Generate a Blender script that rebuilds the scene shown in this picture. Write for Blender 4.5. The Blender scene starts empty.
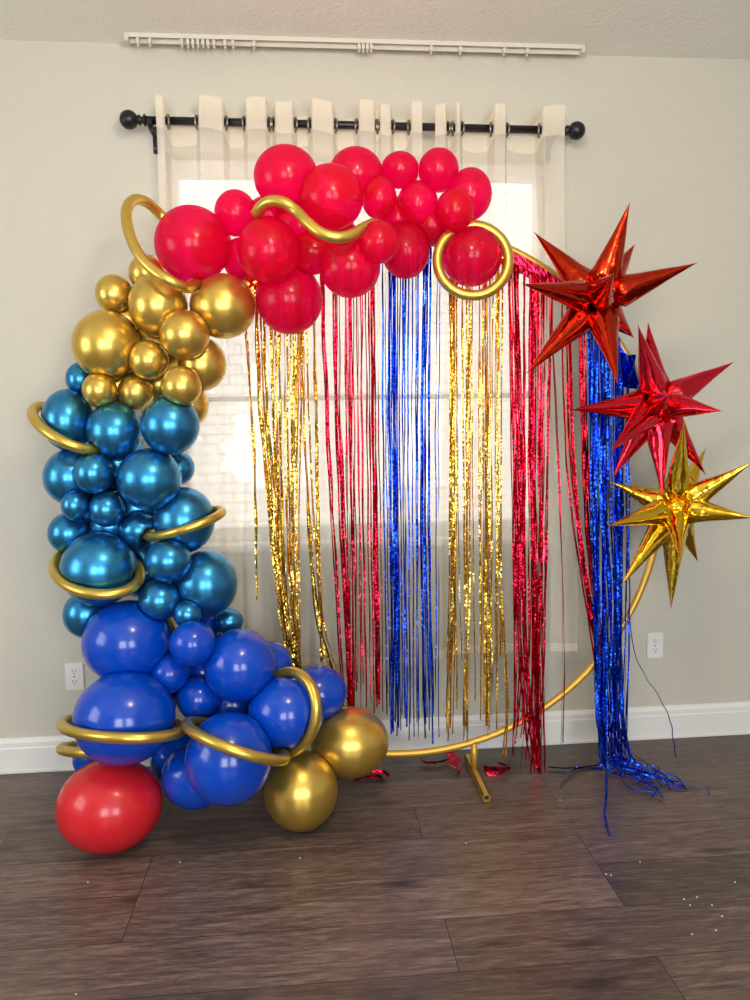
import bpy, bmesh, math, random
import numpy as np
from mathutils import Vector, Matrix
random.seed(7)
rng = np.random.default_rng(7)
C = bpy.context.scene.collection
sc = bpy.context.scene

# ------------------------------------------------------------------ camera
FPX, CW, CH = 751.0, 375.0, 500.0
yaw, pitch, roll = math.radians(4.87467), math.radians(6.0), math.radians(-0.9136)
CAM = Vector((0, -2.63709, 1.20821))
F = Vector((math.sin(yaw)*math.cos(pitch), math.cos(yaw)*math.cos(pitch), -math.sin(pitch)))
R0 = Vector((math.cos(yaw), -math.sin(yaw), 0)); U0 = R0.cross(F)
RT = R0*math.cos(roll)+U0*math.sin(roll); UP = -R0*math.sin(roll)+U0*math.cos(roll)
cd = bpy.data.cameras.new('camera'); cam = bpy.data.objects.new('camera', cd); C.objects.link(cam)
cd.sensor_fit = 'VERTICAL'; cd.sensor_height = 36; cd.sensor_width = 27; cd.lens = FPX/1000*36
m = Matrix((RT, UP, -F)).transposed().to_4x4(); m.translation = CAM
cam.matrix_world = m
cd.clip_start = .05
sc.camera = cam

def ray(px, py): return F + RT*((px-CW)/FPX) + UP*((CH-py)/FPX)
def P(px, py, Y):
    d = ray(px, py); return CAM + d*((Y-CAM.y)/d.y)
def PZ(px, py, z):
    d = ray(px, py); return CAM + d*((z-CAM.z)/d.z)
def depth(p): return (p-CAM).dot(F)
def proj(V):
    v = V-np.array(CAM); z = v@np.array(F)
    return CW+FPX*(v@np.array(RT))/z, CH-FPX*(v@np.array(UP))/z

# ------------------------------------------------------------------ materials
def nt(name):
    mt = bpy.data.materials.new(name); mt.use_nodes = True
    return mt, mt.node_tree.nodes, mt.node_tree.links, mt.node_tree.nodes['Principled BSDF']
def pbr(name, col, rough=.5, metal=0, coat=0, spec=.5, bump=None, trans=0):
    mt, N, L, b = nt(name)
    b.inputs['Base Color'].default_value = (*col, 1); b.inputs['Roughness'].default_value = rough
    b.inputs['Metallic'].default_value = metal; b.inputs['Coat Weight'].default_value = coat
    b.inputs['Coat Roughness'].default_value = .06
    b.inputs['Specular IOR Level'].default_value = spec
    if bump:
        tc = N.new('ShaderNodeTexCoord'); n = N.new('ShaderNodeTexNoise'); bp = N.new('ShaderNodeBump')
        n.inputs['Scale'].default_value = bump[0]; n.inputs['Detail'].default_value = bump[2] if len(bump) > 2 else 3
        bp.inputs['Strength'].default_value = bump[1]; bp.inputs['Distance'].default_value = .01
        L.new(tc.outputs['Object'], n.inputs['Vector']); L.new(n.outputs['Fac'], bp.inputs['Height'])
        L.new(bp.outputs['Normal'], b.inputs['Normal'])
    return mt
def latex(name, col, tint, see, rough=.18, transl=.35):
    """thin stretched latex: part of the light passes straight through the skin, part scatters through, the rest is coloured skin"""
    mt, N, L, b = nt(name)
    b.inputs['Base Color'].default_value = (*col, 1); b.inputs['Roughness'].default_value = rough
    b.inputs['Specular IOR Level'].default_value = .45; b.inputs['Coat Weight'].default_value = .22; b.inputs['Coat Roughness'].default_value = .05
    tr = N.new('ShaderNodeBsdfTranslucent'); tr.inputs['Color'].default_value = (*tint, 1)
    tp = N.new('ShaderNodeBsdfTransparent'); tp.inputs['Color'].default_value = (*tint, 1)
    m1 = N.new('ShaderNodeMixShader'); m1.inputs[0].default_value = transl
    m2 = N.new('ShaderNodeMixShader'); m2.inputs[0].default_value = see
    L.new(b.outputs[0], m1.inputs[1]); L.new(tr.outputs[0], m1.inputs[2])
    L.new(m1.outputs[0], m2.inputs[1]); L.new(tp.outputs[0], m2.inputs[2])
    L.new(m2.outputs[0], N['Material Output'].inputs[0])
    return mt
def foil(name, col, rough=.16, jit=.34, scale=240):
    """metallised film: flat facets that each catch the light at their own angle"""
    mt, N, L, b = nt(name)
    b.inputs['Base Color'].default_value = (*col, 1); b.inputs['Metallic'].default_value = 1
    b.inputs['Roughness'].default_value = rough
    tc = N.new('ShaderNodeTexCoord'); vo = N.new('ShaderNodeTexVoronoi'); vo.inputs['Scale'].default_value = scale
    s = N.new('ShaderNodeVectorMath'); s.operation = 'SUBTRACT'; s.inputs[1].default_value = (.5, .5, .5)
    k = N.new('ShaderNodeVectorMath'); k.operation = 'SCALE'; k.inputs['Scale'].default_value = jit
    g = N.new('ShaderNodeNewGeometry'); a = N.new('ShaderNodeVectorMath'); a.operation = 'ADD'
    nn = N.new('ShaderNodeVectorMath'); nn.operation = 'NORMALIZE'
    L.new(tc.outputs['Object'], vo.inputs['Vector']); L.new(vo.outputs['Color'], s.inputs[0])
    L.new(s.outputs[0], k.inputs[0]); L.new(k.outputs[0], a.inputs[0]); L.new(g.outputs['Normal'], a.inputs[1])
    L.new(a.outputs[0], nn.inputs[0]); L.new(nn.outputs[0], b.inputs['Normal'])
    return mt

M = {}
M['red'] = latex('red_latex', (.84, .008, .040), (.98, .012, .40), .46, transl=.42)
M['blue'] = latex('royal_blue_latex', (.001, .060, .52), (.004, .03, .45), .02, rough=.2, transl=.04)
M['redmat'] = latex('bright_red_latex', (.72, .018, .028), (.75, .02, .03), .02, rough=.27, transl=.12)
M['gold'] = pbr('chrome_gold_latex', (.70, .475, .10), .30, .84, coat=.1)
M['chrome'] = pbr('chrome_blue_latex', (.036, .25, .52), .29, .88, coat=.1)
M['tube'] = pbr('gold_tube_latex', (.66, .47, .09), .33, .85, coat=.15)
M['star_dark'] = pbr('dark_red_mirror_foil', (.55, .035, .012), .13, 1, bump=(26, .35, 2))
M['star_red'] = pbr('red_mirror_foil', (.78, .025, .05), .13, 1, bump=(26, .35, 2))
M['star_gold'] = pbr('gold_mirror_foil', (.82, .55, .045), .12, 1, bump=(26, .35, 2))
M['f_gold'] = foil('gold_fringe_foil', (.78, .48, .075))
M['f_red'] = foil('red_fringe_foil', (.66, .012, .045))
M['f_blue'] = foil('blue_fringe_foil', (.012, .075, .72))
M['h_gold'] = foil('gold_header_film', (.86, .55, .10), .2, .16, 45)
M['h_red'] = foil('red_header_film', (.60, .015, .06), .2, .16, 45)
M['h_blue'] = foil('blue_header_film', (.012, .06, .60), .2, .16, 45)
M['hoop'] = pbr('gold_painted_metal', (.66, .39, .06), .34, .45)
M['black'] = pbr('black_metal', (.012, .013, .016), .35, .3)
M['dark'] = pbr('dark_slot', (.02, .02, .02), .6)
M['steel'] = pbr('grommet_metal', (.25, .24, .23), .3, 1)
M['cream'] = pbr('cream_metal', (.68, .65, .565), .5)
M['white'] = pbr('white_plastic', (.80, .79, .76), .4)
M['trim'] = pbr('white_trim_paint', (.80, .80, .79), .38)
M['vinyl'] = pbr('white_vinyl', (.82, .81, .78), .4)
M['string'] = pbr('clear_line', (.5, .6, .3), .4)

def mat_wall(name, col, sc_=85, st=.22):
    mt, N, L, b = nt(name)
    b.inputs['Base Color'].default_value = (*col, 1); b.inputs['Roughness'].default_value = .75
    b.inputs['Specular IOR Level'].default_value = .25
    tc = N.new('ShaderNodeTexCoord'); n = N.new('ShaderNodeTexNoise'); n2 = N.new('ShaderNodeTexNoise'); bp = N.new('ShaderNodeBump')
    n.inputs['Scale'].default_value = sc_; n.inputs['Detail'].default_value = 4; n.inputs['Roughness'].default_value = .55
    bp.inputs['Strength'].default_value = st; bp.inputs['Distance'].default_value = .012
    L.new(tc.outputs['Object'], n.inputs['Vector']); L.new(n.outputs['Fac'], bp.inputs['Height']); L.new(bp.outputs['Normal'], b.inputs['Normal'])
    return mt
M['wall'] = mat_wall('wall_paint', (.595, .57, .495), 85, .3)
M['ceil'] = mat_wall('ceiling_paint', (.90, .885, .815), 60, .3)
M['dull'] = mat_wall('room_paint', (.62, .60, .56))

def mat_floor():
    mt, N, L, b = nt('vinyl_planks')
    tc = N.new('ShaderNodeTexCoord'); mp = N.new('ShaderNodeMapping'); L.new(tc.outputs['Object'], mp.inputs['Vector'])
    mp.inputs['Location'].default_value = (.47, .055, 0)
    br = N.new('ShaderNodeTexBrick'); br.offset = .37; br.offset_frequency = 3; br.squash = 1
    br.inputs['Scale'].default_value = 1; br.inputs['Brick Width'].default_value = 1.22; br.inputs['Row Height'].default_value = .178
    br.inputs['Mortar Size'].default_value = .0011; br.inputs['Mortar Smooth'].default_value = .2; br.inputs['Bias'].default_value = 0
    br.inputs['Color1'].default_value = (0, 0, 0, 1); br.inputs['Color2'].default_value = (1, 1, 1, 1); br.inputs['Mortar'].default_value = (.5, .5, .5, 1)
    L.new(mp.outputs[0], br.inputs['Vector'])
    # a different slice of the grain on every plank
    off = N.new('ShaderNodeVectorMath'); off.operation = 'MULTIPLY_ADD'; off.inputs[1].default_value = (7.3, 3.1, 9.7)
    L.new(br.outputs['Color'], off.inputs[0]); L.new(mp.outputs[0], off.inputs[2])
    g = N.new('ShaderNodeMapping'); g.inputs['Scale'].default_value = (1.6, 16, 1); L.new(off.outputs[0], g.inputs['Vector'])
    n1 = N.new('ShaderNodeTexNoise'); n1.inputs['Scale'].default_value = 2.2; n1.inputs['Detail'].default_value = 9; n1.inputs['Roughness'].default_value = .68; n1.inputs['Distortion'].default_value = 1.1
    L.new(g.outputs[0], n1.inputs['Vector'])
    g2 = N.new('ShaderNodeMapping'); g2.inputs['Scale'].default_value = (9, 75, 1); L.new(off.outputs[0], g2.inputs['Vector'])
    n2 = N.new('ShaderNodeTexNoise'); n2.inputs['Scale'].default_value = 2; n2.inputs['Detail'].default_value = 6; n2.inputs['Roughness'].default_value = .7; L.new(g2.outputs[0], n2.inputs['Vector'])
    mx = N.new('ShaderNodeMix'); mx.data_type = 'FLOAT'; mx.inputs[0].default_value = .5
    L.new(n1.outputs['Fac'], mx.inputs[2]); L.new(n2.outputs['Fac'], mx.inputs[3])
    rp = N.new('ShaderNodeValToRGB'); e = rp.color_ramp.elements
    e[0].position = .34; e[0].color = (.030, .019, .017, 1); e[1].position = .69; e[1].color = (.24, .165, .135, 1)
    m_ = e.new(.50); m_.color = (.105, .071, .060, 1)
    L.new(mx.outputs[0], rp.inputs[0])
    # plank to plank tone
    tone = N.new('ShaderNodeMapRange'); tone.inputs['To Min'].default_value = .72; tone.inputs['To Max'].default_value = 1.35
    L.new(br.outputs['Color'], tone.inputs[0])
    mul = N.new('ShaderNodeVectorMath'); mul.operation = 'SCALE'; L.new(rp.outputs[0], mul.inputs[0]); L.new(tone.outputs[0], mul.inputs['Scale'])
    # knots
    kg = N.new('ShaderNodeMapping'); kg.inputs['Scale'].default_value = (2.2, 7, 1); L.new(off.outputs[0], kg.inputs['Vector'])
    vo = N.new('ShaderNodeTexVoronoi'); vo.inputs['Scale'].default_value = 1.0; L.new(kg.outputs[0], vo.inputs['Vector'])
    kr = N.new('ShaderNodeMapRange'); kr.inputs['From Min'].default_value = .03; kr.inputs['From Max'].default_value = .16; kr.inputs['To Min'].default_value = .35
    L.new(vo.outputs['Distance'], kr.inputs[0])
    mul2 = N.new('ShaderNodeVectorMath'); mul2.operation = 'SCALE'; L.new(mul.outputs[0], mul2.inputs[0]); L.new(kr.outputs[0], mul2.inputs['Scale'])
    sm = N.new('ShaderNodeMix'); sm.data_type = 'RGBA'; L.new(br.outputs['Fac'], sm.inputs[0]); L.new(mul2.outputs[0], sm.inputs[6]); sm.inputs[7].default_value = (.012, .010, .010, 1)
    L.new(sm.outputs[2], b.inputs['Base Color'])
    rr = N.new('ShaderNodeMapRange'); rr.inputs['To Min'].default_value = .26; rr.inputs['To Max'].default_value = .46; L.new(n1.outputs['Fac'], rr.inputs[0])
    L.new(rr.outputs[0], b.inputs['Roughness'])
    bp = N.new('ShaderNodeBump'); bp.inputs['Strength'].default_value = .12; bp.inputs['Distance'].default_value = .004; L.new(mx.outputs[0], bp.inputs['Height'])
    L.new(bp.outputs['Normal'], b.inputs['Normal'])
    return mt
M['floor'] = mat_floor()

def mat_sheer(name, a, col):
    mt, N, L, b = nt(name)
    N.remove(b)
    d = N.new('ShaderNodeBsdfDiffuse'); t = N.new('ShaderNodeBsdfTranslucent'); tp = N.new('ShaderNodeBsdfTransparent')
    d.inputs[0].default_value = (*col, 1); t.inputs[0].default_value = (*col, 1)
    m1 = N.new('ShaderNodeMixShader'); m1.inputs[0].default_value = .38
    m2 = N.new('ShaderNodeMixShader')
    tc = N.new('ShaderNodeTexCoord'); n = N.new('ShaderNodeTexNoise'); mp = N.new('ShaderNodeMapping'); mp.inputs['Scale'].default_value = (160, 160, 5)
    mr = N.new('ShaderNodeMapRange'); mr.inputs['From Min'].default_value = .3; mr.inputs['From Max'].default_value = .7
    mr.inputs['To Min'].default_value = a-.035; mr.inputs['To Max'].default_value = a+.035
    L.new(tc.outputs['Object'], mp.inputs[0]); L.new(mp.outputs[0], n.inputs['Vector']); L.new(n.outputs['Fac'], mr.inputs[0]); L.new(mr.outputs[0], m2.inputs[0])
    L.new(d.outputs[0], m1.inputs[1]); L.new(t.outputs[0], m1.inputs[2]); L.new(tp.outputs[0], m2.inputs[1]); L.new(m1.outputs[0], m2.inputs[2])
    L.new(m2.outputs[0], N['Material Output'].inputs[0])
    return mt
M['sheer'] = mat_sheer('sheer_fabric', .55, (.95, .905, .80))
M['sheer2'] = mat_sheer('sheer_fabric_doubled', .68, (.97, .915, .79))

def mat_glass():
    mt, N, L, b = nt('window_glass'); N.remove(b)
    tp = N.new('ShaderNodeBsdfTransparent'); gl = N.new('ShaderNodeBsdfGlossy'); gl.inputs['Roughness'].default_value = .02
    mx = N.new('ShaderNodeMixShader'); mx.inputs[0].default_value = .06
    L.new(tp.outputs[0], mx.inputs[1]); L.new(gl.outputs[0], mx.inputs[2]); L.new(mx.outputs[0], N['Material Output'].inputs[0])
    return mt
M['glass'] = mat_glass()
def mat_brick():
    mt, N, L, b = nt('white_painted_brick'); tc = N.new('ShaderNodeTexCoord'); mp = N.new('ShaderNodeMapping'); mp.inputs['Rotation'].default_value = (math.radians(90), 0, 0)
    br = N.new('ShaderNodeTexBrick'); br.inputs['Scale'].default_value = 1; br.inputs['Brick Width'].default_value = .2; br.inputs['Row Height'].default_value = .075; br.inputs['Mortar Size'].default_value = .008
    br.inputs['Color1'].default_value = (.82, .80, .78, 1); br.inputs['Color2'].default_value = (.76, .74, .72, 1); br.inputs['Mortar'].default_value = (.60, .58, .57, 1)
    L.new(tc.outputs['Object'], mp.inputs[0]); L.new(mp.outputs[0], br.inputs['Vector']); L.new(br.outputs['Color'], b.inputs['Base Color'])
    b.inputs['Roughness'].default_value = .8
    return mt
M['brick'] = mat_brick()
M['concrete'] = pbr('concrete', (.45, .44, .42), .85, bump=(30, .3))

# ------------------------------------------------------------------ mesh helpers
def link(name, me, mat=None, parent=None, smooth=True):
    o = bpy.data.objects.new(name, me); C.objects.link(o)
    if mat is not None: me.materials.append(mat)
    if parent is not None: o.parent = parent
    if smooth and len(me.polygons): me.polygons.foreach_set('use_smooth', [True]*len(me.polygons))
    return o
def mesh(name, v, f, mat=None, parent=None, smooth=True):
    me = bpy.data.meshes.new(name); me.from_pydata([tuple(x) for x in v], [], f); me.update()
    return link(name, me, mat, parent, smooth)
def from_bm(name, bm, mat, parent=None, smooth=False):
    me = bpy.data.meshes.new(name); bm.to_mesh(me); bm.free(); return link(name, me, mat, parent, smooth)
def empty(name, loc=(0, 0, 0)):
    o = bpy.data.objects.new(name, None); C.objects.link(o); o.location = loc; o.empty_display_size = .05; return o
def tag(o, label=None, cat=None, group=None, kind=None):
    if label: o['label'] = label
    if cat: o['category'] = cat
    if group: o['group'] = group
    if kind: o['kind'] = kind
    return o
def box(bm, lo, hi, bev=0):
    r = bmesh.ops.create_cube(bm, size=1); vs = r['verts']
    for v in vs: v.co = Vector([(a+b)/2 + c*(b-a) for a, b, c in zip(lo, hi, v.co)])
    if bev:
        es = list({e for v in vs for e in v.link_edges})
        bmesh.ops.bevel(bm, geom=es, offset=bev, segments=2, affect='EDGES')
def boxes(name, lst, mat, parent=None, bev=0):
    bm = bmesh.new()
    for lo, hi in lst: box(bm, lo, hi, bev)
    return from_bm(name, bm, mat, parent)
def frames_along(pts, closed):
    n = len(pts); T = []
    for i in range(n):
        a = pts[i-1] if (i > 0 or closed) else pts[i]; b = pts[(i+1) % n] if (i < n-1 or closed) else pts[i]
        T.append((b-a).normalized())
    ref = Vector((0, 0, 1)) if abs(T[0].z) < .9 else Vector((1, 0, 0))
    N_ = [(ref - T[0]*ref.dot(T[0])).normalized()]
    for i in range(1, n):
        v = N_[-1] - T[i]*N_[-1].dot(T[i]); N_.append(v.normalized())
    return T, N_
def tube_data(pts, rad, seg=16, closed=False, caps=True):
    n = len(pts); T, N_ = frames_along(pts, closed); V = []; Fc = []
    tw = 0
    if closed:   # undo the accumulated roll
        v = N_[-1] - T[0]*N_[-1].dot(T[0]); tw = math.atan2(T[0].dot(v.cross(N_[0])), v.dot(N_[0]))
    for i in range(n):
        r = rad[i] if hasattr(rad, '__len__') else rad
        B = T[i].cross(N_[i])
        for k in range(seg):
            a = 2*math.pi*k/seg + tw*i/n
            V.append(pts[i] + (N_[i]*math.cos(a) + B*math.sin(a))*r)
    for i in range(n if closed else n-1):
        j = (i+1) % n
        for k in range(seg):
            Fc.append((i*seg+k, i*seg+(k+1) % seg, j*seg+(k+1) % seg, j*seg+k))
    if caps and not closed:
        V.append(pts[0]); V.append(pts[-1]); a, b = len(V)-2, len(V)-1
        for k in range(seg):
            Fc.append((a, (k+1) % seg, k)); Fc.append((b, (n-1)*seg+k, (n-1)*seg+(k+1) % seg))
    return V, Fc
def catmull(pts, per=10):
    out = []; n = len(pts)
    for i in range(n-1):
        p0 = pts[max(i-1, 0)]; p1 = pts[i]; p2 = pts[i+1]; p3 = pts[min(i+2, n-1)]
        for k in range(per):
            t = k/per
            out.append(.5*((2*p1) + (p2-p0)*t + (2*p0-5*p1+4*p2-p3)*t*t + (3*p1-p0-3*p2+p3)*t**3))
    out.append(pts[-1].copy()); return out
def lathe(prof, axis_o, ax, seg=28):
    """prof: (distance along axis, radius)"""
    ax = ax.normalized(); u = ax.orthogonal().normalized(); w = ax.cross(u); V = []; Fc = []
    for d, r in prof:
        for k in range(seg):
            a = 2*math.pi*k/seg; V.append(axis_o + ax*d + (u*math.cos(a)+w*math.sin(a))*max(r, 1e-5))
    for i in range(len(prof)-1):
        for k in range(seg):
            Fc.append((i*seg+k, i*seg+(k+1) % seg, (i+1)*seg+(k+1) % seg, (i+1)*seg+k))
    return V, Fc

# ------------------------------------------------------------------ room shell
H = 2.44; XL, XR, YF = -2.7, 3.5, -4.6
W = [P(165, 152, 0), P(550, 157, 0), P(170, 545, 0)]
wx0, wx1 = W[0].x, W[1].x; wz1 = (W[0].z+W[1].z)/2; wz0 = P(360, 541, 0).z
TW = .15
def struct(o): o['kind'] = 'structure'; return o
struct(boxes('floor', [((XL-.2, YF-.2, -.1), (XR+.2, TW, 0))], M['floor']))
struct(boxes('ceiling', [((XL-.2, YF-.2, H), (XR+.2, TW, H+.12))], M['ceil']))
struct(boxes('wall_back', [((XL, 0, 0), (wx0, TW, H)), ((wx1, 0, 0), (XR, TW, H)), ((wx0, 0, wz1), (wx1, TW, H)), ((wx0, 0, 0), (wx1, TW, wz0))], M['wall']))
# left wall with a window opening, and the wall behind the camera with a wide window opening
lw = (-2.6, -1.2, .75, 2.1)
struct(boxes('wall_left', [((XL-TW, YF, 0), (XL, lw[0], H)), ((XL-TW, lw[1], 0), (XL, TW, H)), ((XL-TW, lw[0], 0), (XL, lw[1], lw[2])), ((XL-TW, lw[0], lw[3]), (XL, lw[1], H))], M['dull']))
struct(boxes('wall_right', [((XR, YF, 0), (XR+TW, TW, H))], M['dull']))
fw = [(-1.15, .0, .55, 2.1), (.55, 1.7, .55, 2.1)]
struct(boxes('wall_front', [((XL, YF-TW, 0), (fw[0][0], YF, H)), ((fw[0][1], YF-TW, 0), (fw[1][0], YF, H)), ((fw[1][1], YF-TW, 0), (XR, YF, H))] +
    [((a, YF-TW, 0), (b, YF, c)) for a, b, c, d in fw] + [((a, YF-TW, d), (b, YF, H)) for a, b, c, d in fw], M['dull']))
for i, (a, b, c, d) in enumerate(fw):
    mx = (a+b)/2; mz = (c+d)/2
    w_ = empty(f'window_{i+2}', (0, 0, 0)); struct(w_)
    boxes('window_frame', [((a, YF-.1, c), (a+.05, YF-.04, d)), ((b-.05, YF-.1, c), (b, YF-.04, d)), ((a, YF-.1, c), (b, YF-.04, c+.05)), ((a, YF-.1, d-.05), (b, YF-.04, d)), ((a, YF-.09, mz-.02), (b, YF-.05, mz+.02)), ((mx-.02, YF-.09, c), (mx+.02, YF-.05, d))], M['vinyl'], w_)
w_ = empty('window_4'); struct(w_); a, b, c, d = lw
boxes('window_frame', [((XL-.1, a, c), (XL-.04, a+.05, d)), ((XL-.1, b-.05, c), (XL-.04, b, d)), ((XL-.1, a, c), (XL-.04, b, c+.05)), ((XL-.1, a, d-.05), (XL-.04, b, d)), ((XL-.09, a, 1.4), (XL-.05, b, 1.44))], M['vinyl'], w_)

# baseboard: stepped profile swept along X (and along the right wall)
bh = .122
prof = [(0, 0), (-.016, 0), (-.016, bh-.034), (-.0135, bh-.030), (-.0135, bh-.014), (-.010, bh-.008), (-.006, bh-.002), (0, bh)]
V = []; Fc = []
for x in (XL, XR):
    for y, z in prof: V.append((x, y, z))
n = len(prof)
for i in range(n-1): Fc.append((i, i+1, n+i+1, n+i))
struct(mesh('baseboard_back', V, Fc, M['trim'], smooth=False))
# quarter-round shoe line at the floor
struct(boxes('trim_1', [((XL, -.022, 0), (XR, -.0158, .012))], M['trim'], bev=.002))

# window in the back wall
win = struct(empty('window_1', ((wx0+wx1)/2, 0, wz0)))
def wpart(name, lst, mat, bev=0, parent=None):
    o = boxes(name, lst, mat, None, bev); par = parent or win
    o.parent = par; o.matrix_parent_inverse = Matrix.Translation(-(win.location)) if par is win else par.matrix_parent_inverse.copy()
    return o
fy0, fy1 = .075, .14
fr = .022
tz = P(360, 176, .075).z       # bottom edge of the head frame
mr = P(300, 398, .08).z        # meeting rail
wpart('window_frame', [((wx0, fy0, wz0), (wx0+fr, fy1, wz1)), ((wx1-fr, fy0, wz0), (wx1, fy1, wz1)), ((wx0+fr, fy0, tz), (wx1-fr, fy1, wz1)), ((wx0+fr, fy0, wz0), (wx1-fr, fy1, wz0+.05))], M['vinyl'])
wpart('sash_rail', [((wx0+fr, fy0+.012, mr-.009), (wx1-fr, fy1-.01, mr+.009))], M['vinyl'], .002)
wpart('pane', [((wx0+fr, .112, mr), (wx1-fr, .114, tz))], M['glass'])
wpart('pane', [((wx0+fr, .100, wz0+.05), (wx1-fr, .102, mr))], M['glass'])
wpart('sill', [((wx0-.02, -.03, wz0-.022), (wx1+.02, .075, wz0+.002))], M['trim'], .004)

# outside: white brick neighbour, paving
struct(boxes('wall_outside', [((-4, 3.2, -.2), (5, 3.4, 3.6))], M['brick']))
struct(boxes('ground_outside', [((-6, TW, -.2), (7, 3.2, -.12))], M['concrete']))

# ------------------------------------------------------------------ ceiling track
trk = empty('curtain_track')
a = PZ(127, 36, H); b = PZ(582, 47, H)
ty = (a.y+b.y)/2; ty = max(min(ty, -.06), -.45)
tx0, tx1 = P(127, 37, ty).x, P(582, 47, ty).x
zt = H-.004
trk.location = ((tx0+tx1)/2, ty, H)
def off(o, par):
    o.parent = par; o.matrix_parent_inverse = Matrix.Translation(-Vector(par.location)); return o
off(boxes('rail', [((tx0, ty-.013, H-.006), (tx1, ty+.013, H-.0005)), ((tx0, ty-.013, H-.014), (tx1, ty-.010, H-.006)), ((tx0, ty+.010, H-.022), (tx1, ty+.013, H-.006))], M['cream']), trk)
for x in (tx0, tx1): off(boxes('end_cap', [((x-.006, ty-.015, H-.025), (x+.006, ty+.015, H-.0005))], M['cream'], bev=.002), trk)
for px in (138, 150, 182, 188, 193, 198, 203, 208, 214, 225, 233, 254, 359, 363, 367, 371, 431, 460, 504, 527):
    x = P(px, 42, ty).x
    o = boxes('carrier', [((x-.005, ty-.009, H-.030), (x+.005, ty+.009, H-.012)), ((x-.0025, ty-.004, H-.038), (x+.0025, ty+.004, H-.030))], M['cream'], bev=.0012)
    off(o, trk)
tag(trk, 'slim white curtain track on the ceiling with small sliding carriers', 'curtain track')

# ------------------------------------------------------------------ curtain rod
RY = -.085
ra = P(146, 120, RY); rb = P(561, 130.5, RY); rz = (ra.z+rb.z)/2
ra.z += (rz-ra.z)*.1; rb.z += (rz-rb.z)*.1
rod = empty('curtain_rod', (ra+rb)/2)
RR = .0125
V, Fc = tube_data([ra, rb], RR, 20); off(mesh('rod', V, Fc, M['black']), rod)
rdir = (rb-ra).normalized()
for p, d in ((ra, -rdir), (rb, rdir)):
    rb_ = .029
    pr = [(0, .0125), (.001, .018), (.006, .018), (.008, .012), (.014, .010), (.018, .016), (.023, .016), (.026, .011)]
    pr += [(.026+rb_*.93 - rb_*math.cos(t), rb_*math.sin(t)) for t in np.linspace(.35, math.pi, 16)]
    V, Fc = lathe(pr, p, d); off(mesh('finial', V, Fc, M['black']), rod)
for px in (150, 556):
    x = P(px, 125, RY).x; z = ra.z + (rb.z-ra.z)*(x-ra.x)/(rb.x-ra.x)
    o = boxes('bracket', [((x-.008, -.006, z-.075), (x+.008, 0, z+.01)), ((x-.006, RY, z-.026), (x+.006, 0, z-.015)), ((x-.008, RY-.016, z-.019), (x+.008, RY+.016, z-.013)), ((x-.008, RY-.018, z-.019), (x+.008, RY-.0145, z)), ((x-.008, RY+.0145, z-.019), (x+.008, RY+.018, z))], M['black'], bev=.0015)
    off(o, rod)
    V, Fc = lathe([(0, 0), (0, .004), (.004, .004), (.005, 0)], Vector((x, -.006, z-.06)), Vector((0, -1, 0)), 12); s_ = mesh('screw', V, Fc, M['steel']); s_.parent = rod; s_.matrix_parent_inverse = Matrix.Translation(-rod.location)
tag(rod, 'black curtain rod with round ball finials above the window', 'curtain rod')

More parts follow.
